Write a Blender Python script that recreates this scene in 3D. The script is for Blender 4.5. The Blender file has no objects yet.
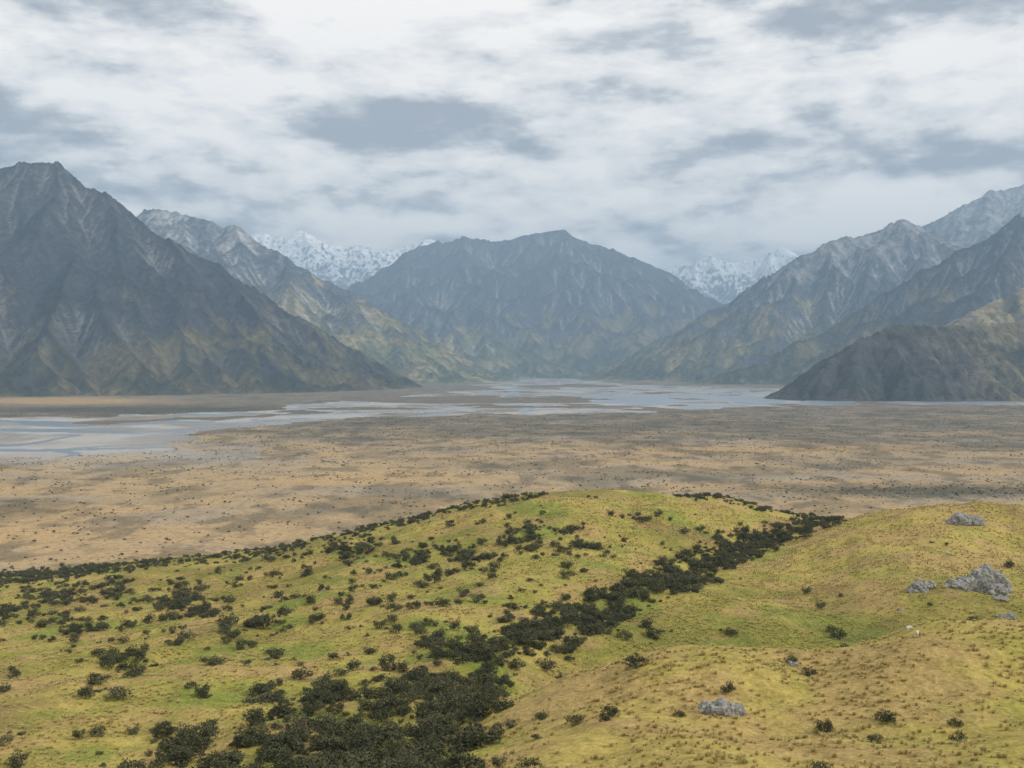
import bpy, bmesh, math, numpy as np, time
from mathutils import noise as mn, Vector
T0=time.time()
rng=np.random.default_rng(7)
F=1050.0; HY=366.0; CX=512.0; H=120.0
sc=bpy.context.scene
sc.view_settings.view_transform='Standard'; sc.view_settings.look='None'; sc.view_settings.exposure=0

# ---------------------------------------------------------------- helpers
def h2(ix,iy,s):
    n=(ix*374761393+iy*668265263+s*144269504)&0xffffffff
    n=((n^(n>>13))*1274126177)&0xffffffff
    return ((n^(n>>16))&0xffff)/65535.0
def perlin(x,y,s=0):
    x=np.asarray(x,float); y=np.asarray(y,float)
    ix=np.floor(x).astype(np.int64); iy=np.floor(y).astype(np.int64)
    fx=x-ix; fy=y-iy
    u=fx*fx*fx*(fx*(fx*6-15)+10); v=fy*fy*fy*(fy*(fy*6-15)+10)
    def g(a,b):
        t=h2(ix+a,iy+b,s)*2*math.pi
        return np.cos(t)*(fx-a)+np.sin(t)*(fy-b)
    a=g(0,0); b=g(1,0); c=g(0,1); d=g(1,1)
    return 1.5*((a*(1-u)+b*u)*(1-v)+(c*(1-u)+d*u)*v)
def fbm(x,y,s=0,o=4,r=.5):
    t=0; a=1.
    for k in range(o):
        t=t+a*perlin(x*2**k+k*13.7,y*2**k-k*7.3,s+k*17); a*=r
    return t
def ss(a,b,x):
    t=np.clip((x-a)/(b-a),0,1); return t*t*(3-2*t)
def mix(a,b,t):
    a=np.asarray(a,float); b=np.asarray(b,float)
    return a*(1-t[...,None])+b*t[...,None]
def W(px,py,D): return ((px-CX)/F*D, D, H-(py-HY)/F*D)

def mesh_from(name,verts,faces,mat,smooth=True,cols=None):
    me=bpy.data.meshes.new(name)
    verts=np.asarray(verts,np.float32); faces=np.asarray(faces,np.int32)
    k=faces.shape[1]
    me.vertices.add(len(verts)); me.vertices.foreach_set('co',verts.ravel())
    me.loops.add(faces.size); me.loops.foreach_set('vertex_index',faces.ravel())
    me.polygons.add(len(faces))
    me.polygons.foreach_set('loop_start',np.arange(0,faces.size,k,dtype=np.int32))
    me.polygons.foreach_set('loop_total',np.full(len(faces),k,np.int32))
    me.polygons.foreach_set('use_smooth',np.full(len(faces),smooth))
    if cols:
        for n,c in cols.items():
            at=me.color_attributes.new(n,'FLOAT_COLOR','POINT')
            c4=np.ones((len(verts),4),np.float32); c4[:,:3]=c
            at.data.foreach_set('color',c4.ravel())
    me.update(calc_edges=True)
    me.materials.append(mat)
    return me
def add(name,me):
    o=bpy.data.objects.new(name,me); sc.collection.objects.link(o); return o
def gridfaces(ny,nx):
    i=np.arange(ny*nx).reshape(ny,nx)
    return np.stack([i[:-1,:-1],i[:-1,1:],i[1:,1:],i[1:,:-1]],-1).reshape(-1,4)

class NT:
    def __init__(s,mat): s.t=mat.node_tree; s.n=s.t.nodes; s.l=s.t.links
    def new(s,ty,**k):
        n=s.n.new(ty)
        for a,b in k.items(): setattr(n,a,b)
        return n
    def link(s,a,b): s.l.new(a,b)
    def val(s,sock,v):
        if isinstance(v,bpy.types.NodeSocket): s.l.new(v,sock)
        else: sock.default_value=v
    def math(s,op,a,b=0.,c=None,clamp=False):
        n=s.new('ShaderNodeMath',operation=op,use_clamp=clamp)
        s.val(n.inputs[0],a); s.val(n.inputs[1],b)
        if c is not None: s.val(n.inputs[2],c)
        return n.outputs[0]
    def noise(s,vec,scale,detail=4,rough=.5,dist=0.):
        n=s.new('ShaderNodeTexNoise'); s.link(vec,n.inputs['Vector'])
        n.inputs['Scale'].default_value=scale; n.inputs['Detail'].default_value=detail
        n.inputs['Roughness'].default_value=rough; n.inputs['Distortion'].default_value=dist
        return n.outputs['Fac']
    def mr(s,v,a,b,c=0.,d=1.,smooth=False):
        n=s.new('ShaderNodeMapRange'); n.interpolation_type='SMOOTHSTEP' if smooth else 'LINEAR'
        s.val(n.inputs['Value'],v)
        for k,q in zip(('From Min','From Max','To Min','To Max'),(a,b,c,d)): n.inputs[k].default_value=q
        return n.outputs[0]
    def mixc(s,f,a,b,bt='MIX'):
        n=s.new('ShaderNodeMix',data_type='RGBA',blend_type=bt)
        s.val(n.inputs[0],f); s.val(n.inputs[6],a); s.val(n.inputs[7],b)
        return n.outputs[2]
    def vadd(s,a,off):
        n=s.new('ShaderNodeVectorMath',operation='ADD'); s.link(a,n.inputs[0]); n.inputs[1].default_value=off; return n.outputs[0]
def newmat(name):
    m=bpy.data.materials.new(name); m.use_nodes=True
    t=NT(m); b=m.node_tree.nodes['Principled BSDF']
    b.inputs['Roughness'].default_value=.95
    b.inputs['Specular IOR Level'].default_value=.1
    return m,t,b
def c4(*a): return (a[0],a[1],a[2],1.)

# ---------------------------------------------------------------- foreground terrain control points
CP=[ # px, D, py
(-200,140,785),(0,140,768),(0,200,692),(0,300,640),(0,420,602),(0,520,580),
(-200,300,645),(-200,450,600),(-200,520,584),
(128,140,768),(128,200,688),(128,300,625),(128,420,587),(128,530,566),
(256,132,768),(256,200,684),(256,300,612),(256,420,571),(256,530,551),
(350,120,770),(395,145,738),(430,165,710),(500,215,661),(600,275,618),(700,350,577),(830,480,521),
(384,220,655),(384,300,596),(384,400,556),(384,500,525),
(330,160,718),
(460,300,583),(460,400,540),(460,480,508),
(540,300,584),(540,400,526),(540,465,497),
(620,330,572),(620,400,528),(620,470,493),
(700,420,528),(700,480,497),(770,420,541),(770,485,508),
(800,330,584),(800,420,530),(900,300,592),(900,360,540),(900,410,510),
(960,300,590),(960,360,540),(960,415,503),(1024,300,590),(1024,370,542),(1024,420,507),
(1200,300,585),(1200,420,512),
(620,250,634),(700,260,634),(780,255,654),(860,255,666),(960,245,676),(1060,245,680),
(730,300,600),
(450,105,768),(520,148,700),(600,160,673),(680,165,655),(740,165,651),(800,163,661),(860,168,645),(940,172,629),(1024,172,628),(1200,172,640),
(600,100,768),(722,125,702),(722,98,768),(860,130,690),(860,98,768),(1024,98,768),(1024,130,680),(1200,98,770),
]
CZ=[]
for px in (-200,0,150,256,384,512,640,768,896,1024,1200):
    CZ+=[(px,70,88),(px,900,0),(px,760,0)]
CZ+=[(px,620,z) for px,z in ((-200,0),(0,0),(128,4),(256,8),(384,16),(512,24),(640,24),(768,22),(896,20),(1024,20),(1200,22))]
CZ+=[(550,195,55),(640,205,48),(720,208,46),(800,205,46),(880,210,45),(960,210,45),(1060,210,46),(1200,210,48)]
CZ+=[(900,500,38),(1024,500,40),(1200,500,40)]
pts=[(a,b,H-(c-HY)/F*b) for a,b,c in CP]+CZ
P=np.array(pts,float)
def uv(px,D): return px/300.0, np.log(D)*2.5
pu,pv=uv(P[:,0],P[:,1])
def tps(r2): return 0.5*r2*np.log(r2+1e-9)
n=len(P)
K=tps((pu[:,None]-pu)**2+(pv[:,None]-pv)**2)+np.eye(n)*0.006
A=np.zeros((n+3,n+3)); A[:n,:n]=K; A[:n,n]=1; A[:n,n+1]=pu; A[:n,n+2]=pv; A[n:,:n]=A[:n,n:].T
wts=np.linalg.solve(A,np.r_[P[:,2],0,0,0])
def rbf(px,D):
    sh=px.shape; px=px.ravel(); D=D.ravel(); out=np.empty(len(px))
    for i in range(0,len(px),40000):
        u,v=uv(px[i:i+40000],np.maximum(D[i:i+40000],60))
        k=tps((u[:,None]-pu)**2+(v[:,None]-pv)**2)
        out[i:i+40000]=k@wts[:n]+wts[n]+wts[n+1]*u+wts[n+2]*v
    return out.reshape(sh)
def pd(x,y):
    r=np.hypot(x,y); th=np.clip(np.arctan2(x,y),-.72,.72)
    return np.clip(CX+F*np.tan(th),-260,1290), np.maximum(r*np.cos(th),3)
def inpoly(px,py,poly):
    c=np.zeros(px.shape,bool); m=len(poly)
    for i in range(m):
        x1,y1=poly[i]; x2,y2=poly[(i+1)%m]
        if y1==y2: continue
        c^=((y1>py)!=(y2>py))&(px<(x2-x1)*(py-y1)/(y2-y1)+x1)
    return c
RIV=[(-400,419),(0,417),(150,416),(255,411),(300,402),(400,397),(470,391),(490,384),(500,377),(560,376),(590,381),(640,385),(780,388),(795,401),(1024,399),(1500,399),
     (1500,403),(1024,404.5),(800,407),(640,411),(500,413),(330,418),(240,426),(190,434),(215,442),(140,450),(50,457),(-400,468)]
def base_height(x,y):
    px,D=pd(x,y)
    z=np.zeros(x.shape)
    near=D<880
    if near.any():
        zz=rbf(px[near],D[near]); d=D[near]; X=x[near]; Y=y[near]
        q=ss(58,88,d); zz=(118-.44*np.minimum(d,120))*(1-q)+zz*q
        rel=np.clip(zz/30,0,1)*ss(3,60,d)
        zz=zz+rel*(2.1*fbm(X/36,Y/36,3,3)+.5*perlin(X/9,Y/9,9)+.16*perlin(X/3.2,Y/3.2,11))
        w=ss(760,640,d)
        zz=np.maximum(zz,-.1)*w
        z[near]=zz
    far=D>650
    z[far]+=(0.25*perlin(x[far]/60,y[far]/60,5)+.15)*ss(650,800,D[far])
    return z
def river_mask(x,y,px,D):
    py=HY+H*F/np.maximum(D,100)
    wob=perlin(x/500,y/500,21)
    q=py+ (py-HY)*0.07*wob+ (py-HY)*.05*perlin(x/130,y/130,22)
    return inpoly(px+25*wob,q,RIV)&(D>1100)&(D<22000)
def smask(px,py,cx,cy,rx,ry): return np.exp(-(((px-cx)/rx)**2+((py-cy)/ry)**2))

# polar ground sheet
cpx=np.linspace(-60,1084,960); th1=np.arctan((cpx-CX)/F)
tl=np.linspace(-math.pi,th1[0],90)[:-1]; tr=np.linspace(th1[-1],math.pi,90)[1:]
TH=np.r_[tl,th1,tr]
RR=np.r_[np.geomspace(2.5,75,36)[:-1],np.geomspace(75,820,440)[:-1],np.geomspace(820,45000,480)]
r2,t2=np.meshgrid(RR,TH,indexing='ij')
dep=np.where(np.abs(t2)<1.0,1/np.cos(np.clip(t2,-1,1)),1/np.cos(1.0))
gx=r2*dep*np.sin(t2); gy=r2*dep*np.cos(t2)
gz=base_height(gx,gy)
gpx,gD=pd(gx,gy)
gpy=HY+H*F/np.maximum(gD,50)
riv=river_mask(gx,gy,gpx,gD)
wx=gx+140*perlin(gx/420,gy/420,31); wy=gy+140*perlin(gx/420,gy/420,32)
br=np.minimum(np.abs(perlin(wx/520,wy/520,33)),np.abs(perlin(wx/200,wy/330,34))*1.4)
isl=((smask(gpx,gpy,470,399.5,150,4.2)+smask(gpx,gpy,565,386,60,2)+smask(gpx,gpy,590,407,60,1.2)+smask(gpx,gpy,380,409,110,1.8)*.8)>.5+.3*perlin(gx/300,gy/300,41))
isl|=(fbm(gx/260,gy/420,43,3)>.42)&(gD<11000)
isl&=~(smask(gpx,gpy,620,396,60,1.6)>.5)
bed=riv&~isl
wide=smask(gpx,gpy,40,425,260,6)+smask(gpx,gpy,860,403,260,3)+smask(gpx,gpy,620,397,120,6)
wat=bed&(br<.06+.19*np.clip(wide,0,1))
gz=np.where(wat,-1.3,gz); gz=np.where(bed&~wat,-.25,gz)

# ground colours
fg=ss(700,600,gD)*ss(1.0,5.0,gz)
n1=fbm(gx/38,gy/38,51,4); n2=fbm(gx/11,gy/11,52,3); n3=fbm(gx/150,gy/150,53,4)
G=np.array([.215,.215,.038]); Y=np.array([.37,.290,.080]); B=np.array([.34,.230,.095]); G2=np.array([.160,.205,.032])
hill=np.clip(ss(455,560,gpx)*ss(205,165,gD)+ss(700,860,gpx)*.9*ss(270,325,gD),0,1)
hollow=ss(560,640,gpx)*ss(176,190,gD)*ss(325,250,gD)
gold=np.clip(.54+.55*n1+.4*n2+.38*hill-.6*hollow,0,1)
fgc=mix(G,Y,gold)
fgc=mix(fgc,G2,np.clip(ss(.16,.5,fbm(gx/25+9,gy/25,57,3)+.3*hollow-.15*hill)*(1-.6*hill),0,1)*.75)
fgc=mix(fgc,B,np.clip(ss(.0,.55,fbm(gx/18,gy/18+5,58,3)+.4*hill-.04-.4*hollow),0,1)*.75)
fgc=mix(fgc,fgc*.64,hollow*.8)  # lush hollow also darkened: shade behind the near crest painted into the grass colour
fgc=fgc*(1-.28*ss(.1,.6,fbm(gx/60,gy/60,59,3)))[...,None]
tan=np.array([.42,.305,.165]); brn=np.array([.20,.163,.118]); org=np.array([.48,.32,.15]); drk=np.array([.060,.062,.045]); gry=np.array([.31,.265,.205])
fd=np.clip(ss(1100,2300,gD+500*n3+ (gpx-400)*.5),0,1)
pc=mix(tan,brn,fd*.9)
pc=mix(pc,gry,ss(-.1,.45,fbm(gx/220,gy/90,61,4))*.6)
pc=mix(pc,org,ss(.1,.6,fbm(gx/300+3,gy/140,62,4))*.4*(1-fd*.6))
pc=mix(pc,org,np.clip(smask(gpx,gpy,770,449,120,4.5)*(1+n3),0,1)*.8)
pc=mix(pc,org,np.clip(smask(gpx,gpy,650,454,90,3)*(1+n3),0,1)*.5)
pc=mix(pc,org,np.clip(smask(gpx,gpy,90,540,160,22)*(1+n3),0,1)*.4)
mot=ss(-.05,.45,fbm(gx/45,gy/70,63,4,.6)+.25*fd-.12)
pc=mix(pc,drk,mot*.5)
pc=mix(pc,drk,ss(.15,.55,fbm(gx/170,gy/260,64,4,.6)+.15*fd)*.4)
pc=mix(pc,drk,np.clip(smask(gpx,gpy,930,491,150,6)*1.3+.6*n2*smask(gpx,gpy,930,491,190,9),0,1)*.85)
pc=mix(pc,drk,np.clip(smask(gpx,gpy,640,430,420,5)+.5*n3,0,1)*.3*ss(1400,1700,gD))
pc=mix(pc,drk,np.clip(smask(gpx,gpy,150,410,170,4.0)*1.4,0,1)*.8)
pc=mix(pc,org,np.clip(smask(gpx,gpy,60,401,90,3.2)*1.6,0,1)*.8)
pc=mix(pc,brn*.8,(isl&riv).astype(float)*.7)
bedc=mix([.38,.37,.35],[.25,.245,.235],ss(-.3,.4,fbm(gx/160,gy/160,71,4)))
bedc=mix(bedc,brn,ss(.15,.4,fbm(gx/240,gy/400,72,4))*.7)
pc=np.where(bed[...,None],bedc,pc)
gravel_near=np.clip(smask(gpx,gpy,60,452,170,12)*1.2+.5*n3,0,1)*(gpy<470)*(gpy>436)
pc=mix(pc,[.38,.36,.33],np.clip(gravel_near,0,1)*.7*(gpx<260))
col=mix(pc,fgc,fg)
msk=np.zeros(gx.shape+(3,)); msk[...,0]=fg; msk[...,1]=np.where(bed,0,1-fg)*(.6+.4*fd); msk[...,2]=bed

m_ground,t,b=newmat('ground_material')
at=t.new('ShaderNodeAttribute',attribute_name='Col'); am=t.new('ShaderNodeAttribute',attribute_name='Mask')
sp=t.new('ShaderNodeSeparateColor'); t.link(am.outputs['Color'],sp.inputs[0])
geo=t.new('ShaderNodeNewGeometry'); pos=geo.outputs['Position']
nf=t.noise(pos,1.3,5,.65); nm=t.noise(pos,.35,4,.6)
v=t.math('ADD',t.mr(nf,.25,.75,.62,1.38),t.mr(nm,.3,.7,-.22,.22))
cc=t.new('ShaderNodeCombineColor')
for i in range(3): t.link(v,cc.inputs[i])
c=t.mixc(1.,at.outputs['Color'],cc.outputs[0],'MULTIPLY')
fl=t.math('MULTIPLY',t.mr(t.noise(pos,2.2,3,.6),.54,.66),sp.outputs[0])
c=t.mixc(t.math('MULTIPLY',fl,.55),c,c4(.50,.40,.17))
dk=t.math('MULTIPLY',t.mr(t.noise(pos,.8,5,.7),.56,.70),sp.outputs[0])
c=t.mixc(t.math('MULTIPLY',dk,.6),c,c4(.08,.085,.025))
s1=t.mr(t.noise(pos,.16,4,.7),.52,.61); s2=t.mr(t.noise(pos,.05,3,.6),.5,.64)
s=t.math('MAXIMUM',s1,t.math('MULTIPLY',s2,.6)); s=t.math('MULTIPLY',s,sp.outputs[1])
c=t.mixc(t.math('MULTIPLY',s,.72),c,c4(.065,.065,.048))
t.link(c,b.inputs['Base Color'])
bp=t.new('ShaderNodeBump'); bp.inputs['Distance'].default_value=.5; bp.inputs['Strength'].default_value=.6
t.link(t.math('ADD',nf,nm),bp.inputs['Height']); t.link(bp.outputs[0],b.inputs['Normal'])
gv=np.stack([gx,gy,gz],-1).reshape(-1,3)
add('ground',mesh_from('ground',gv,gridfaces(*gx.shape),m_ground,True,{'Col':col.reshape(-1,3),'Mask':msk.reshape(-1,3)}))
print('ground',time.time()-T0)

m_w,t,b=newmat('river_water')
b.inputs['Roughness'].default_value=.28; b.inputs['Specular IOR Level'].default_value=.5
tc=t.new('ShaderNodeNewGeometry')
t.link(t.mixc(t.noise(tc.outputs['Position'],.004,4),c4(.16,.21,.26),c4(.24,.29,.33)),b.inputs['Base Color'])
bp=t.new('ShaderNodeBump'); bp.inputs['Strength'].default_value=.25; bp.inputs['Distance'].default_value=.3
t.link(t.noise(tc.outputs['Position'],.25,4),bp.inputs['Height']); t.link(bp.outputs[0],b.inputs['Normal'])
xs=np.linspace(-9000,9000,40); ys=np.linspace(1050,23000,40); X,Yy=np.meshgrid(xs,ys)
add('river',mesh_from('river',np.stack([X,Yy,np.full(X.shape,-.6)],-1).reshape(-1,3),gridfaces(40,40),m_w))

# ---------------------------------------------------------------- mountains
def erode(h,dx,KT,it,talus,A0,rg):
    ny,nx=h.shape; N=h.size; idx=np.arange(N).reshape(ny,nx)
    for k in range(it):
        hp=np.pad(h,1,constant_values=1e9)
        best=np.zeros(h.shape); rec=idx.copy(); dist=np.full(h.shape,dx)
        for a in (-1,0,1):
            for c in (-1,0,1):
                if a==0 and c==0: continue
                d=dx*math.hypot(a,c)
                s=(h-hp[1+a:1+a+ny,1+c:1+c+nx])/d*(1+.25*rg.random(h.shape))
                m=s>best
                best[m]=s[m]; rec[m]=(idx+a*nx+c)[m]; dist[m]=d
        base=h<=0; rec[base]=idx[base]
        R=rec.ravel(); Dd=dist.ravel(); hh=h.ravel().copy(); I=idx.ravel()
        dep=(R!=I).astype(np.int64); r=R.copy()
        for q in range(14):
            dep=dep+dep[r]; rn=r[r]
            if (rn==r).all(): break
            r=rn
        order=np.argsort(dep,kind='stable'); ds=dep[order]; mx=int(ds[-1])
        bd=np.searchsorted(ds,np.arange(mx+2))
        Ar=np.full(N,dx*dx)
        lv=[order[bd[i]:bd[i+1]] for i in range(mx+1)]
        for i in range(mx,0,-1):
            nn=lv[i]; np.add.at(Ar,R[nn],Ar[nn])
        Fk=(KT/it)*np.sqrt(np.maximum(Ar-A0,0))/Dd
        for i in range(1,mx+1):
            nn=lv[i]; hr=hh[R[nn]]
            q=(hh[nn]+Fk[nn]*hr)/(1+Fk[nn])
            hh[nn]=np.minimum(q,hr+talus*Dd[nn])
        h=hh.reshape(ny,nx)
    return h,Ar.reshape(ny,nx)

m_mt,t,b=newmat('mountain_material')
at=t.new('ShaderNodeAttribute',attribute_name='Col')
geo=t.new('ShaderNodeNewGeometry'); pos=geo.outputs['Position']
n1_=t.noise(pos,.03,6,.65); n2_=t.noise(pos,.008,5,.6)
v=t.math('ADD',t.mr(n1_,.25,.75,.5,1.5),t.mr(n2_,.3,.7,-.28,.28))
cc=t.new('ShaderNodeCombineColor')
for i in range(3): t.link(v,cc.inputs[i])
t.link(t.mixc(1.,at.outputs['Color'],cc.outputs[0],'MULTIPLY'),b.inputs['Base Color'])
bp=t.new('ShaderNodeBump'); bp.inputs['Distance'].default_value=30; bp.inputs['Strength'].default_value=.9
t.link(n1_,bp.inputs['Height']); t.link(bp.outputs[0],b.inputs['Normal'])

def massif(ridges,box,dx,KT=.8,it=9,amp=60,seed=1,style='rock',talus=1.0,foot=40,bias=0.,mul=1.,green=0.):
    rg=np.random.default_rng(seed)
    x=np.arange(box[0],box[1],dx); y=np.arange(box[2],box[3],dx); X,Yv=np.meshgrid(x,y)
    wx=X+dx*perlin(X/90,Yv/90,seed+91)+10*perlin(X/300,Yv/300,seed+92); wy=Yv+40*perlin(X/400,Yv/400,seed+93)
    E=np.full(X.shape,-1e4); dm=np.full(X.shape,1e9)
    for rd,sl in ridges:
        p=np.array([W(*q) for q in rd])
        for a,c in zip(p[:-1],p[1:]):
            dd=c[:2]-a[:2]; L=dd@dd
            tt=np.clip(((wx-a[0])*dd[0]+(wy-a[1])*dd[1])/L,0,1)
            d=np.hypot(wx-a[0]-tt*dd[0],wy-a[1]-tt*dd[1])
            E=np.maximum(E,a[2]+tt*(c[2]-a[2])-sl*d*(1-.10*np.minimum(d/2500,1)))
            dm=np.minimum(dm,d)
    k=.22+.78*np.minimum(dm/450,1)
    sc_=max(1,box[2]/6000)**.6
    rn=1-2*np.abs(fbm(X/(520*sc_),Yv/(520*sc_),seed+3,5,.55))
    E=E+amp*k*(rn-.4)*np.clip(.35+E/300,.35,1)+amp*.25*fbm(X/(90*sc_),Yv/(90*sc_),seed+5,3)
    Ef=.5*(E+np.sqrt(E*E+foot*foot*4))-foot*.28
    h=np.where(E>-300,Ef,-8)
    h,Ar=erode(h,dx,KT,it,talus,dx*dx*3,rg)
    h=h+np.clip(h/200,0,1)*(7*sc_*(1-2*np.abs(fbm(X/(60*sc_),Yv/(60*sc_),seed+9,3,.6))))
    gyy,gxx=np.gradient(h,dx); sl=np.hypot(gxx,gyy)
    la=np.log10(Ar/dx/dx)
    zm=max(W(*q)[2] for rd,_ in ridges for q in rd)
    nz=fbm(X/300,Yv/300,seed+20,4); nf=fbm(X/70,Yv/70,seed+21,3)
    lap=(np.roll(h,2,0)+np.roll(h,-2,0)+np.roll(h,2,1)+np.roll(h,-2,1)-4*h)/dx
    grass=np.array([.22,.185,.100]); olive=np.array([.110,.118,.058]); shr=np.array([.032,.042,.025])
    rock=np.array([.072,.080,.096]); lrock=np.array([.30,.30,.30]); scree=np.array([.32,.315,.305]); brown=np.array([.110,.098,.080])
    alt=h/zm+bias
    if style=='hill':
        c=mix(grass*1.3,olive,ss(-.1,.6,nz-.4*ss(1200,1900,X)))
        c=mix(c,brown*.8,ss(1900,1350,X+350*nz+150*nf))
        c=mix(c,shr*1.1,np.clip(ss(.0,.35,nz+.4*nf+.25*ss(1800,1200,X))*.8,0,1))
        c=mix(c,rock,ss(.5,.9,sl+nf*.4)*.4)
        c=mix(c,shr*.8,ss(.6,1.5,la)*.5)
        c=mix(c,scree*.6,ss(.35,.6,nf-.3*nz)*.25)
    else:
        c=mix(grass,olive,ss(-.35,.35,nz+.3*nf+green))
        c=mix(c,shr,ss(.25,-.3,alt-.15+nf*.25+.2*nz)*ss(.1,.5,nz+.5*ss(.3,1.5,la))*.8)
        c=mix(c,brown,ss(.12,.40,alt+.3*nz-green*.6)*.85)
        c=mix(c,rock,ss(.24,.5,alt+.22*nz+.15*nf+.2*(sl-.6)-green*.6))
        c=mix(c,lrock,ss(.62,.95,alt+.25*nz+.2*nf)*(.2 if style=='rock' else .85))
        c=mix(c,scree,ss(.7,1.5,la+.5*nf)*ss(.08,.3,alt)*ss(-.2,.3,fbm(X/700,Yv/700,seed+33,3)+.1)*.8)
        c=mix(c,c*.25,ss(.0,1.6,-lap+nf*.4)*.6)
    c=c*mul  # per-massif tone, painting cloud shade into the albedo, strongest on the left mountain
    if style=='snow':
        c=mix(rock*1.2,lrock,ss(-.2,.3,nf)*.5)
        c=mix(c,[.85,.87,.90],ss(.50,.60,alt+.30*nf+.14*nz-.20*ss(.6,1.1,sl)+.10*ss(.2,1.2,la)))
    fc=gridfaces(*X.shape); keep=(h.ravel()[fc]>-2.5).any(1)
    fc=fc[keep]; used=np.unique(fc); mp=np.zeros(h.size,np.int64); mp[used]=np.arange(len(used))
    vv=np.stack([X,Yv,h-1.5],-1).reshape(-1,3)[used]
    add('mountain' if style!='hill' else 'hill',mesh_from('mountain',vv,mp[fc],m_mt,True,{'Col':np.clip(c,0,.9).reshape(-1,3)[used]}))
    sk=X/Yv*F+CX; m=(h>1)
    print('massif',seed,h.shape,'px range',sk[m].min().round(),sk[m].max().round(),time.time()-T0)

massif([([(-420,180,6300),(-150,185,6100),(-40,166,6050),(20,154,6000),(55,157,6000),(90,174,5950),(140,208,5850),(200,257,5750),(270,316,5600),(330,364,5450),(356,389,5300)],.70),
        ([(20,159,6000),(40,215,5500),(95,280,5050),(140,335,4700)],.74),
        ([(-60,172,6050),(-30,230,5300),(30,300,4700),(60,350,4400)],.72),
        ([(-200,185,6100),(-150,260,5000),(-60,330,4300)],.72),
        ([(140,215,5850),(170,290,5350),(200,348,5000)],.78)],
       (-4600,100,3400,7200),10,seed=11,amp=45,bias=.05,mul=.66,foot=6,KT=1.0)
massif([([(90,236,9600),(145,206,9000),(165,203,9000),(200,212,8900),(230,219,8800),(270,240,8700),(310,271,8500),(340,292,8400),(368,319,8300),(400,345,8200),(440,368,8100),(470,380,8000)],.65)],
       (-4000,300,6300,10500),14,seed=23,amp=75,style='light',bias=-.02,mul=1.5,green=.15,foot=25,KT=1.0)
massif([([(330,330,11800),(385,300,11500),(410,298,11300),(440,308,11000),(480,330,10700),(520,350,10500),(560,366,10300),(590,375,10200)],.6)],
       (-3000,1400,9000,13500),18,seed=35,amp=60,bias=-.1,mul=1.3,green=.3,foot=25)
massif([([(250,345,15000),(340,295,14800),(385,262,14600),(415,243,14500),(440,234,14400),(465,230,14300),(500,234,14200),(530,227,14200),(560,223,14200),(582,229,14200),(610,239,14200),(650,260,14300),(690,283,14400),(730,308,14600),(800,340,15000)],.62),
        ([(560,227,14200),(580,290,12700),(590,340,11500)],.75),
        ([(440,238,14400),(470,300,12900),(480,340,12000)],.75),
        ([(650,264,14300),(650,310,13000),(640,350,12000)],.75)],
       (-4200,4300,10200,17000),20,seed=47,amp=150,green=.05,mul=.95,KT=1.1)
massif([([(150,256,23000),(225,234,23000),(250,230,22600),(275,233,22400),(300,228,22000),(325,241,22000),(350,240,22000),(380,249,22000),(405,240,22500),(430,234,22500),(470,240,22500)],.6)],
       (-9500,500,17500,26000),34,seed=53,amp=210,style='snow')
massif([([(600,276,22500),(660,266,22500),(690,262,22000),(712,252,22000),(735,257,22000),(762,249,22000),(785,246,22000),(815,262,22000),(900,280,22500)],.6)],
       (1000,9500,17500,26000),34,seed=59,amp=210,style='snow')
massif([([(618,385,8600),(650,360,8800),(700,322,9000),(740,291,9100),(765,275,9200),(800,249,9300),(830,236,9400),(870,225,9500),(900,214,9500),(925,224,9700),(960,238,10000),(1100,240,10500)],.66),
        ([(830,240,9400),(830,300,8700),(800,340,8200)],.8)],
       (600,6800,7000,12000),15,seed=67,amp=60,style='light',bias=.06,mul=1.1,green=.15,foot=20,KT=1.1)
massif([([(880,240,12500),(925,219,12500),(960,204,12500),(995,187,12500),(1030,179,12500),(1150,176,12500)],.62)],
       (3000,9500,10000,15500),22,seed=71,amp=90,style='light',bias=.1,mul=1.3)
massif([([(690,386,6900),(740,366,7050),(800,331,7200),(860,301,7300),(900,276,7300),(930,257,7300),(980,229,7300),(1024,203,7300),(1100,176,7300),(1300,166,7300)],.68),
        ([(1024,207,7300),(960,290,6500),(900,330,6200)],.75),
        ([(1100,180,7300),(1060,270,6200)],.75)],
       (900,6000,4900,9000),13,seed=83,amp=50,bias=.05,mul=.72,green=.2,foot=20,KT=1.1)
massif([([(1300,200,5300),(1100,255,5300),(1024,285,5200),(985,303,5100),(945,325,5000),(905,350,4900)],.6)],
       (1400,4500,3800,6500),13,seed=89,amp=40,style='hill',mul=1.15,KT=.6)
massif([([(804,403,3750),(814,384,3800),(834,356,3850),(858,339,3900),(890,326,3950),(940,325,4000),(985,325,4000),(1030,320,4050),(1200,317,4100)],.66)],
       (850,3200,3100,5000),7,seed=97,amp=28,style='hill',foot=3,mul=.9,KT=.6,it=6)

# ---------------------------------------------------------------- haze (thin real air volume)
me=bpy.data.meshes.new('haze')
bm=bmesh.new(); bmesh.ops.create_cube(bm,size=1); bm.to_mesh(me); bm.free()
hz=add('haze',me); hz.scale=(40000,33000,2300); hz.location=(0,13000,1050)
mh=bpy.data.materials.new('haze_material'); mh.use_nodes=True; nt=mh.node_tree
nt.nodes.clear(); o=nt.nodes.new('ShaderNodeOutputMaterial'); vs=nt.nodes.new('ShaderNodeVolumePrincipled')
vs.inputs['Color'].default_value=(.50,.74,1.0,1); vs.inputs['Density'].default_value=7.5e-5; vs.inputs['Anisotropy'].default_value=0
nt.links.new(vs.outputs[0],o.inputs['Volume']); me.materials.append(mh)

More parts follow.
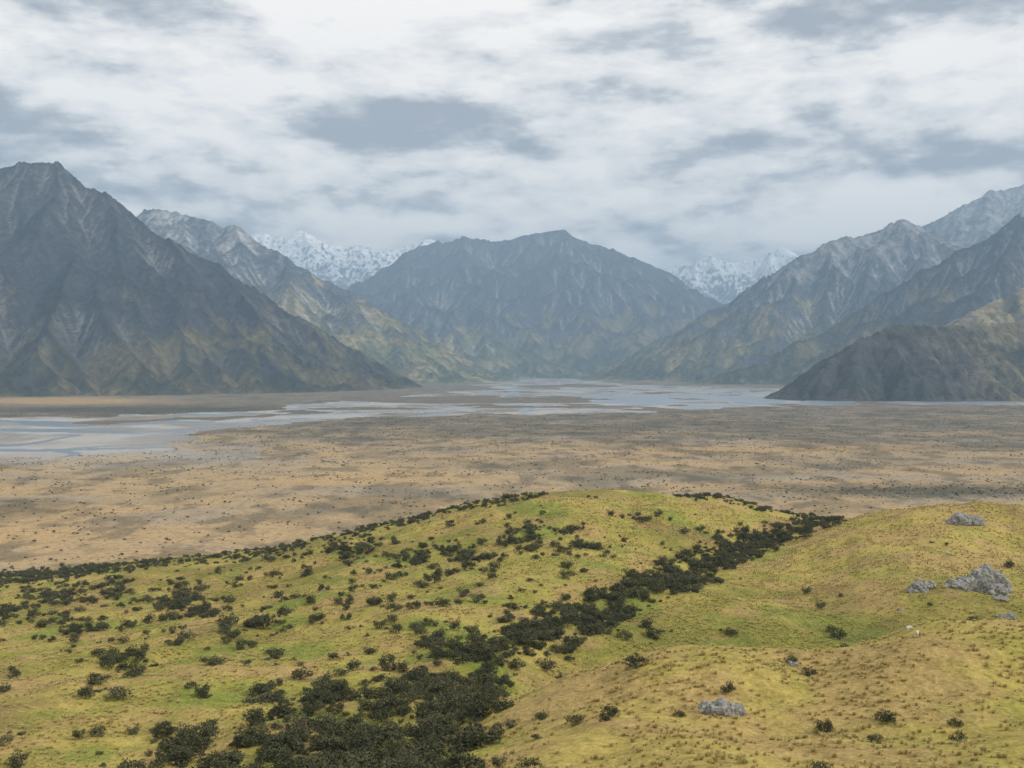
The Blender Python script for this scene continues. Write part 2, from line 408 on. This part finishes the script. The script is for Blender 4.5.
# ---------------------------------------------------------------- scatter
def instancer(name,pts,rot,scl,idx,coll):
    me=bpy.data.meshes.new(name); n=len(pts)
    me.vertices.add(n); me.vertices.foreach_set('co',np.asarray(pts,np.float32).ravel())
    a=me.attributes.new('rot','FLOAT_VECTOR','POINT'); a.data.foreach_set('vector',np.asarray(rot,np.float32).ravel())
    a=me.attributes.new('scl','FLOAT_VECTOR','POINT'); a.data.foreach_set('vector',np.asarray(scl,np.float32).ravel())
    a=me.attributes.new('idx','INT','POINT'); a.data.foreach_set('value',np.asarray(idx,np.int32))
    ob=add(name,me)
    g=bpy.data.node_groups.new(name+'_nodes','GeometryNodeTree')
    g.interface.new_socket('Geometry',in_out='INPUT',socket_type='NodeSocketGeometry')
    g.interface.new_socket('Geometry',in_out='OUTPUT',socket_type='NodeSocketGeometry')
    N=g.nodes; L=g.links
    gi=N.new('NodeGroupInput'); go=N.new('NodeGroupOutput'); ip=N.new('GeometryNodeInstanceOnPoints')
    ci=N.new('GeometryNodeCollectionInfo'); ci.inputs['Collection'].default_value=coll
    ci.inputs['Separate Children'].default_value=True; ci.inputs['Reset Children'].default_value=True
    def na(nm,ty):
        k=N.new('GeometryNodeInputNamedAttribute'); k.data_type=ty; k.inputs['Name'].default_value=nm; return k.outputs['Attribute']
    L.new(gi.outputs[0],ip.inputs['Points']); L.new(ci.outputs[0],ip.inputs['Instance'])
    ip.inputs['Pick Instance'].default_value=True
    L.new(na('idx','INT'),ip.inputs['Instance Index']); L.new(na('rot','FLOAT_VECTOR'),ip.inputs['Rotation']); L.new(na('scl','FLOAT_VECTOR'),ip.inputs['Scale'])
    L.new(ip.outputs[0],go.inputs[0])
    md=ob.modifiers.new('scatter','NODES'); md.node_group=g
    return ob

def leafmat(name,a,bc):
    m,t,b=newmat(name)
    oi=t.new('ShaderNodeObjectInfo'); geo=t.new('ShaderNodeNewGeometry')
    r=t.math('ADD',t.math('MULTIPLY',oi.outputs['Random'],.6),t.math('MULTIPLY',geo.outputs['Random Per Island'],.4))
    t.link(t.mixc(r,a,bc),b.inputs['Base Color'])
    return m
m_leaf=leafmat('shrub_leaves',c4(.040,.048,.024),c4(.125,.120,.064))
m_tus=leafmat('tussock_blades',c4(.34,.27,.08),c4(.58,.46,.20))
def shrub(seed,nl,ls):
    rg=np.random.default_rng(seed); V=[];Fc=[]
    for k in range(7):
        a=rg.random()*6.28; e=np.array([math.cos(a)*.6,math.sin(a)*.6,.9])*(.6+.5*rg.random())
        s=np.array([math.cos(a)*.08,math.sin(a)*.08,-.15]); w=.035
        o=np.array([-math.sin(a),math.cos(a),0])*w; o2=np.array([0,0,w])
        i=len(V); V+=[s-o,s+o,s+o2,e]; Fc+=[(i,i+1,i+3),(i+1,i+2,i+3),(i+2,i,i+3)]
    nc=rg.integers(7,11); cs=[]
    for k in range(nc):
        a=rg.random()*6.28; r=.7*math.sqrt(rg.random()); cs.append((math.cos(a)*r,math.sin(a)*r,.4+.85*rg.random()*(1-.6*r),.28+.25*rg.random()))
    for k in range(nl):
        c=cs[rg.integers(nc)]; d=rg.normal(size=3); d/=np.linalg.norm(d); rr=c[3]*(.55+.5*rg.random())
        p=np.array(c[:3])+d*rr*np.array([1,1,.9]); p[2]=max(p[2],.02)
        u=rg.normal(size=3); u/=np.linalg.norm(u); w=np.cross(u,d+rg.normal(size=3)*.5); w/=np.linalg.norm(w)+1e-6
        s=ls*(.6+.8*rg.random()); i=len(V); V+=[p-u*s,p+u*s*.9+w*s*.5,p+w*s*1.1]; Fc+=[(i,i+1,i+2)]
    return np.array(V),np.array(Fc)
cs_=bpy.data.collections.new('shrub_kinds')
for k in range(8):
    V,Fc=shrub(100+k,620,.10); cs_.objects.link(bpy.data.objects.new('shrub_kind',mesh_from('shrub_kind',V,Fc,m_leaf,False)))
cf_=bpy.data.collections.new('far_shrub_kinds')
for k in range(4):
    V,Fc=shrub(200+k,70,.3); cf_.objects.link(bpy.data.objects.new('far_shrub_kind',mesh_from('far_shrub_kind',V,Fc,m_leaf,False)))
ct_=bpy.data.collections.new('tussock_kinds')
for k in range(4):
    rg=np.random.default_rng(300+k); V=[];Fc=[]
    for j in range(46):
        a=rg.random()*6.28; r=.12*rg.random(); l=.3+.25*rg.random(); ln=.15+.35*rg.random()
        p=np.array([math.cos(a)*r,math.sin(a)*r,-.05]); o=np.array([-math.sin(a),math.cos(a),0])*.022
        q=p+np.array([math.cos(a)*ln*.4,math.sin(a)*ln*.4,l*.75]); e=p+np.array([math.cos(a)*ln,math.sin(a)*ln,l*(1-.4*ln)])
        i=len(V); V+=[p-o,p+o,q+o*.7,q-o*.7,e]; Fc+=[(i,i+1,i+2),(i,i+2,i+3),(i+3,i+2,i+4)]
    ct_.objects.link(bpy.data.objects.new('tussock_kind',mesh_from('tussock_kind',np.array(V),np.array(Fc),m_tus,False)))

def sect(N,d0,d1,ang=.56):
    D=np.sqrt(rng.random(N)*(d1*d1-d0*d0)+d0*d0); px=CX+(rng.random(N)*2-1)*ang*F
    return (px-CX)/F*D,D
def proj(x,y,z): return CX+F*x/y, HY+(H-z)*F/y
GL=np.array([(250,810,64),(345,768,70),(400,730,56),(440,698,42),(500,658,28),(560,630,24),(620,604,20),(680,579,18),(720,557,20),(760,540,13),(800,529,9),(835,520,6)],float)
EDGE=np.array([(-80,588,8),(0,578,8),(60,573,6),(130,567,4),(200,561,4),(290,551,6),(340,543,6),(380,529,4),(440,514,3.5),(500,501,3),(545,496,2)],float)
EDGE2=np.array([(680,495,4),(720,498,5),(760,506,5),(800,514,5),(832,519,4)],float)
def belt(px,py,L):
    best=np.full(px.shape,9.)
    for a,c in zip(L[:-1],L[1:]):
        dd=c[:2]-a[:2]; tt=np.clip(((px-a[0])*dd[0]+(py-a[1])*dd[1])/(dd@dd),0,1)
        w=a[2]+tt*(c[2]-a[2]); d=np.hypot((px-a[0]-tt*dd[0])*.7,py-a[1]-tt*dd[1])/w
        best=np.minimum(best,d)
    return best
x,y=sect(70000,75,640); z=base_height(x,y); px,py=proj(x,y,z)
nb=fbm(x/14,y/14,400,3); nb2=fbm(x/45,y/45,401,3)
prob=np.zeros(len(x))
g=belt(px,py,GL)+.45*nb
prob=np.maximum(prob,.9*ss(1.1,.6,g)*(y<520))
prob=np.maximum(prob,.08*ss(2.2,1.,g)*(y<520)*(px<600))
e1=belt(px,py,EDGE)+.8*nb+.6*nb2; prob=np.maximum(prob,.42*ss(1.1,.4,e1)*(y>350))
e2=belt(px,py,EDGE2)+.4*nb; prob=np.maximum(prob,.45*ss(1.1,.6,e2)*(y>380))
left=ss(700,560,px+ (py-560)*-1.2)
for cx,cy,rx,ry,w in [(180,605,32,15,1.),(265,625,30,11,1.),(75,632,28,9,.9),(120,668,26,7,.8),(450,556,52,11,1.),(510,545,40,9,.9),(345,550,50,9,.9),(580,545,45,9,.8),(535,533,30,8,.7),
    (300,697,44,9,1.),(70,597,52,10,.9),(10,612,32,10,.9),(640,520,40,5,.4),(725,545,45,12,.8),(250,745,100,24,.6),(200,768,70,16,.7),(838,637,8,5,.6),(820,650,12,4,.4),(600,640,30,8,.25),(150,640,70,12,.25),(420,640,40,20,.35),(310,600,50,10,.3),(400,600,50,14,.35)]:
    prob=np.maximum(prob,w*.7*smask(px,py,cx,cy,rx,ry)*(nb>-.15))
prob=np.maximum(prob,left*(y<560)*(.006+.14*ss(.15,.5,nb+.5*nb2)))
prob=np.maximum(prob,.0015*(y<430))
kp=rng.random(len(x))<prob*.75
x,y,z,px,py,g=x[kp],y[kp],z[kp],px[kp],py[kp],g[kp]
nS=len(x)
s=.5+1.65*rng.random(nS)**1.7; s=np.where((y>430),s*.8,s)
big=[(838,640,2.0),(637,668,1.5),(885,723,1.3),(825,733,1.1),(956,727,.9),(612,716,1.0),(792,664,.8),(690,558,1.8),(500,768,.9),(180,600,2.6),(265,628,2.6),(200,612,2.2),(465,560,2.6),(140,660,2.0),(100,655,1.8),(30,600,2.2),(75,632,2.2)]
# keep the dry near knoll almost bare, as in the photograph
knoll=(px>540)&(y<200)&(g>1.1); k2=~knoll|(rng.random(nS)<.35); x,y,z,s=x[k2],y[k2],z[k2],np.where(knoll,np.minimum(s,1.0),s)[k2]
def hit(px,py):
    D=np.geomspace(80,640,1500); X=(px-CX)/F*D; Z=base_height(X,D); q=HY+(H-Z)*F/D
    i=int(np.argmax(q<=py)); return X[i],D[i],Z[i]
bx=[hit(a,c)+(k,) for a,c,k in big]
x=np.r_[x,[q[0] for q in bx]]; y=np.r_[y,[q[1] for q in bx]]; z=np.r_[z,[q[2] for q in bx]]; s=np.r_[s,[q[3] for q in bx]]
nS=len(x)
instancer('shrubs',np.stack([x,y,z-.1],-1),np.stack([0*x,0*x,rng.random(nS)*6.28],-1),np.stack([s*(1+.4*rng.random(nS)),s*(1+.3*rng.random(nS)),s*(.8+.4*rng.random(nS))],-1),rng.integers(0,8,nS),cs_)
x,y=sect(90000,70,460); z=base_height(x,y); px,py=proj(x,y,z)
nb=fbm(x/12,y/12,410,3); kp=rng.random(len(x))<np.clip(.40+.9*nb+.2*(px>560),.04,1)*(belt(px,py,GL)>.8)
x,y,z=x[kp],y[kp],z[kp]; nT=len(x); s=.4+.9*rng.random(nT)
instancer('tussock_grass',np.stack([x,y,z],-1),np.stack([0*x,0*x,rng.random(nT)*6.28],-1),np.stack([s,s,s],-1),rng.integers(0,4,nT),ct_)
x,y=sect(80000,640,3000); z=base_height(x,y); px,py=proj(x,y,z)
nb=fbm(x/60,y/60,420,3)
pr=.10+.6*ss(0,.5,nb)+.5*smask(px,py,930,491,150,7)*2
kp=(rng.random(len(x))<pr)&~river_mask(x,y,px,y); x,y,z=x[kp],y[kp],z[kp]; nP=len(x); s=.4+.8*rng.random(nP)**2
instancer('plain_shrubs',np.stack([x,y,z],-1),np.stack([0*x,0*x,rng.random(nP)*6.28],-1),np.stack([s*1.3,s*1.3,s*.8],-1),rng.integers(0,4,nP),cf_)
print('inst',nS,nT,nP,time.time()-T0)

# ---------------------------------------------------------------- rocks
m_rock,t,b=newmat('rock_material')
tc=t.new('ShaderNodeTexCoord'); pos=tc.outputs['Object']
a=t.noise(pos,1.6,8,.7); c=t.mixc(t.mr(a,.35,.65),c4(.12,.12,.11),c4(.42,.41,.38)); 
c=t.mixc(t.mr(t.noise(pos,4.,4,.6),.55,.62,0,.6),c,c4(.5,.5,.47)); c=t.mixc(t.mr(t.noise(pos,.9,4,.6),.56,.66,0,.6),c,c4(.13,.12,.05))
t.link(c,b.inputs['Base Color']); bp=t.new('ShaderNodeBump'); bp.inputs['Distance'].default_value=.3; t.link(a,bp.inputs['Height']); t.link(bp.outputs[0],b.inputs['Normal'])
def rock(px,py,parts,seed):
    X,Yd,Z=hit(px,py); bm=bmesh.new(); rg=np.random.default_rng(seed)
    for (ox,oy,sx,sy,sz) in parts:
        r=bmesh.ops.create_icosphere(bm,subdivisions=4,radius=1)
        off=Vector(rg.random(3)*50)
        gzz=float(base_height(np.array([X+ox]),np.array([Yd+oy]))[0])-Z
        for v in r['verts']:
            p=v.co.copy()
            k=1+.45*mn.noise(p*1.3+off)+.28*mn.noise(p*3+off)
            q=p*k; st=.24
            q=q*.5+.5*Vector((round(q.x/st)*st,round(q.y/st)*st,round(q.z/st)*st))
            v.co=Vector((q.x*sx+ox,q.y*sy+oy,q.z*sz+gzz))
    me=bpy.data.meshes.new('rock_outcrop'); bm.to_mesh(me); bm.free(); me.materials.append(m_rock)
    o=add('rock_outcrop',me); o.location=(X,Yd,Z)
rock(722,714,[(0,0,2.0,1.4,1.6),(-1.7,.3,1.1,1,1.1),(1.9,.2,1.0,.9,1.0),(.6,-.6,1.2,.8,.9)],1)
rock(982,590,[(0,0,5,3,6.5),(4.5,1,4,3,5),(-5,-1,3,2.5,3),(2,-5,3,2,3),(-9,-3,3,2,2),(6,5,3,2,4.6)],2)
rock(920,590,[(0,0,2.8,2,2.4),(3.2,.5,1.6,1.5,1.5),(-2.5,-1,1.4,1,1.2)],3)
rock(962,524,[(0,0,4,2.5,3.6),(5,1,3.4,2,2.8),(-3.5,0,2,2,2)],4)
rock(793,666,[(0,0,.7,.5,.5)],7)
rock(1000,600,[(0,0,1.6,1,1.0),(2,1,1,1,.6)],8); rock(900,610,[(0,0,.8,.6,.5)],9); rock(1010,618,[(0,0,1.6,1.2,1.4),(-2.5,0,1,1,.8)],10)

# ---------------------------------------------------------------- sheep
m_wool,t,b=newmat('sheep_wool'); tc=t.new('ShaderNodeTexCoord')
t.link(t.mixc(t.noise(tc.outputs['Object'],12,4),c4(.42,.38,.30),c4(.60,.56,.47)),b.inputs['Base Color'])
def sheep(px,py,rot,graze):
    hd=(.78,0,.28) if graze else (.80,0,1.0); mz=(.92,0,.14) if graze else (1.0,0,.93); nk=(.60,0,.55) if graze else (.62,0,.86)
    V=[(-.45,0,.66),(-.15,0,.64),(.18,0,.63),(.42,0,.70),nk,hd,mz,(-.56,0,.70),(-.62,0,.45)]
    R=[.22,.27,.27,.21,.13,.09,.055,.06,.04]; E=[(0,1),(1,2),(2,3),(3,4),(4,5),(5,6),(0,7),(7,8)]
    for s in (-1,1):
        i=len(V); V+=[(-.42,s*.13,.42),(-.50,s*.13,.24),(-.46,s*.13,0)]; R+=[.09,.045,.04]; E+=[(0,i),(i,i+1),(i+1,i+2)]
        i=len(V); V+=[(.36,s*.12,.40),(.38,s*.12,.22),(.37,s*.12,0)]; R+=[.075,.045,.04]; E+=[(3,i),(i,i+1),(i+1,i+2)]
        i=len(V); V+=[(hd[0]-.04,s*.13,hd[2]+.06)]; R+=[.03]; E+=[(5,i)]
    me=bpy.data.meshes.new('sheep'); me.from_pydata(V,E,[]); me.materials.append(m_wool)
    o=add('sheep',me); md=o.modifiers.new('skin','SKIN'); md.use_smooth_shade=True
    for i,r in enumerate(R): me.skin_vertices[0].data[i].radius=(r,r)
    me.skin_vertices[0].data[0].use_root=True
    sb=o.modifiers.new('sub','SUBSURF'); sb.levels=1; sb.render_levels=2
    o.location=hit(px,py); o.rotation_euler=(0,0,rot)
try:
    sheep(909,632,.4,True); sheep(948,555,2.7,False); sheep(917,637,1.2,True)
except Exception as ex: print('sheep',ex)

# ---------------------------------------------------------------- world
SE,SA=math.radians(38),math.radians(108)
w=bpy.data.worlds.new('World'); sc.world=w; w.use_nodes=True
t=NT(w); t.n.clear()
out=t.new('ShaderNodeOutputWorld'); sky=t.new('ShaderNodeTexSky'); sky.sky_type='NISHITA'; sky.sun_disc=False; sky.sun_elevation=SE; sky.sun_rotation=SA
bg1=t.new('ShaderNodeBackground'); bg1.inputs[1].default_value=.1; t.link(sky.outputs[0],bg1.inputs[0])
tc=t.new('ShaderNodeTexCoord'); d=tc.outputs['Generated']
sx=t.new('ShaderNodeSeparateXYZ'); t.link(d,sx.inputs[0])
den=t.math('ADD',t.math('MAXIMUM',sx.outputs[2],0.),.55)
cb=t.new('ShaderNodeCombineXYZ'); t.link(t.math('DIVIDE',sx.outputs[0],den),cb.inputs[0]); t.link(t.math('DIVIDE',sx.outputs[1],den),cb.inputs[1])
t.link(t.math('MULTIPLY',sx.outputs[2],3.0),cb.inputs[2])
p=cb.outputs[0]
def field(p):
    a=t.noise(p,3.0,9,.50,.15); b=t.noise(p,10.,8,.60,.1)
    return t.math('ADD',t.math('MULTIPLY',a,.72),t.math('MULTIPLY',b,.28))
f0=field(p); f1=field(t.vadd(p,(.02,-.03,.06)))
relief=t.math('MULTIPLY',t.math('SUBTRACT',f0,f1),2.0)
val=t.math('ADD',t.math('MULTIPLY_ADD',f0,1.5,-.22),relief)
def blob(px,py,rx,ry,wt):
    v=Vector(((px-CX)/F,1,(HY-py)/F)).normalized()
    s_=t.new('ShaderNodeVectorMath',operation='SUBTRACT'); t.link(d,s_.inputs[0]); s_.inputs[1].default_value=v
    m_=t.new('ShaderNodeVectorMath',operation='MULTIPLY'); t.link(s_.outputs[0],m_.inputs[0]); m_.inputs[1].default_value=(F/rx,F/rx,F/ry)
    l_=t.new('ShaderNodeVectorMath',operation='LENGTH'); t.link(m_.outputs[0],l_.inputs[0])
    return t.mr(l_.outputs['Value'],0,1,wt,0,True)
for q in [(140,45,160,65,-.20),(470,150,280,50,-.06),(760,175,240,45,-.10),(20,120,180,35,-.08),(860,60,150,40,-.03),(620,80,240,70,.09),(960,110,130,50,.07),(250,95,160,50,.07),(350,30,120,50,.08),(180,175,260,30,.08),(560,235,300,28,.07),(380,225,200,25,.06)]:
    val=t.math('ADD',val,blob(*q))
rp=t.new('ShaderNodeValToRGB'); t.link(val,rp.inputs[0]); e=rp.color_ramp.elements
e[0].position=.24; e[0].color=c4(.38,.40,.44); e[1].position=.70; e[1].color=c4(1.06,1.01,.96)
k=e.new(.38); k.color=c4(.57,.58,.60); k=e.new(.50); k.color=c4(.84,.82,.80)
bg2=t.new('ShaderNodeBackground'); t.link(rp.outputs[0],bg2.inputs[0]); bg2.inputs[1].default_value=1.22
mx=t.new('ShaderNodeMixShader'); mx.inputs[0].default_value=.95; t.link(bg1.outputs[0],mx.inputs[1]); t.link(bg2.outputs[0],mx.inputs[2]); t.link(mx.outputs[0],out.inputs[0])

sl=bpy.data.lights.new('sun','SUN'); sl.energy=3.1; sl.angle=math.radians(3); sl.color=(1,.94,.84)
so=bpy.data.objects.new('sun',sl); sc.collection.objects.link(so)
sd=Vector((math.sin(SA)*math.cos(SE),math.cos(SA)*math.cos(SE),math.sin(SE)))
so.rotation_euler=sd.to_track_quat('Z','Y').to_euler(); so.location=(0,0,500)

cam=bpy.data.cameras.new('camera'); co=bpy.data.objects.new('camera',cam); sc.collection.objects.link(co)
co.location=(0,0,H); co.rotation_euler=(math.radians(90),0,0)
cam.sensor_width=36; cam.lens=36*F/1024; cam.shift_y=-(384-HY)/1024; cam.clip_start=.5; cam.clip_end=100000
sc.camera=co
print('done',time.time()-T0)
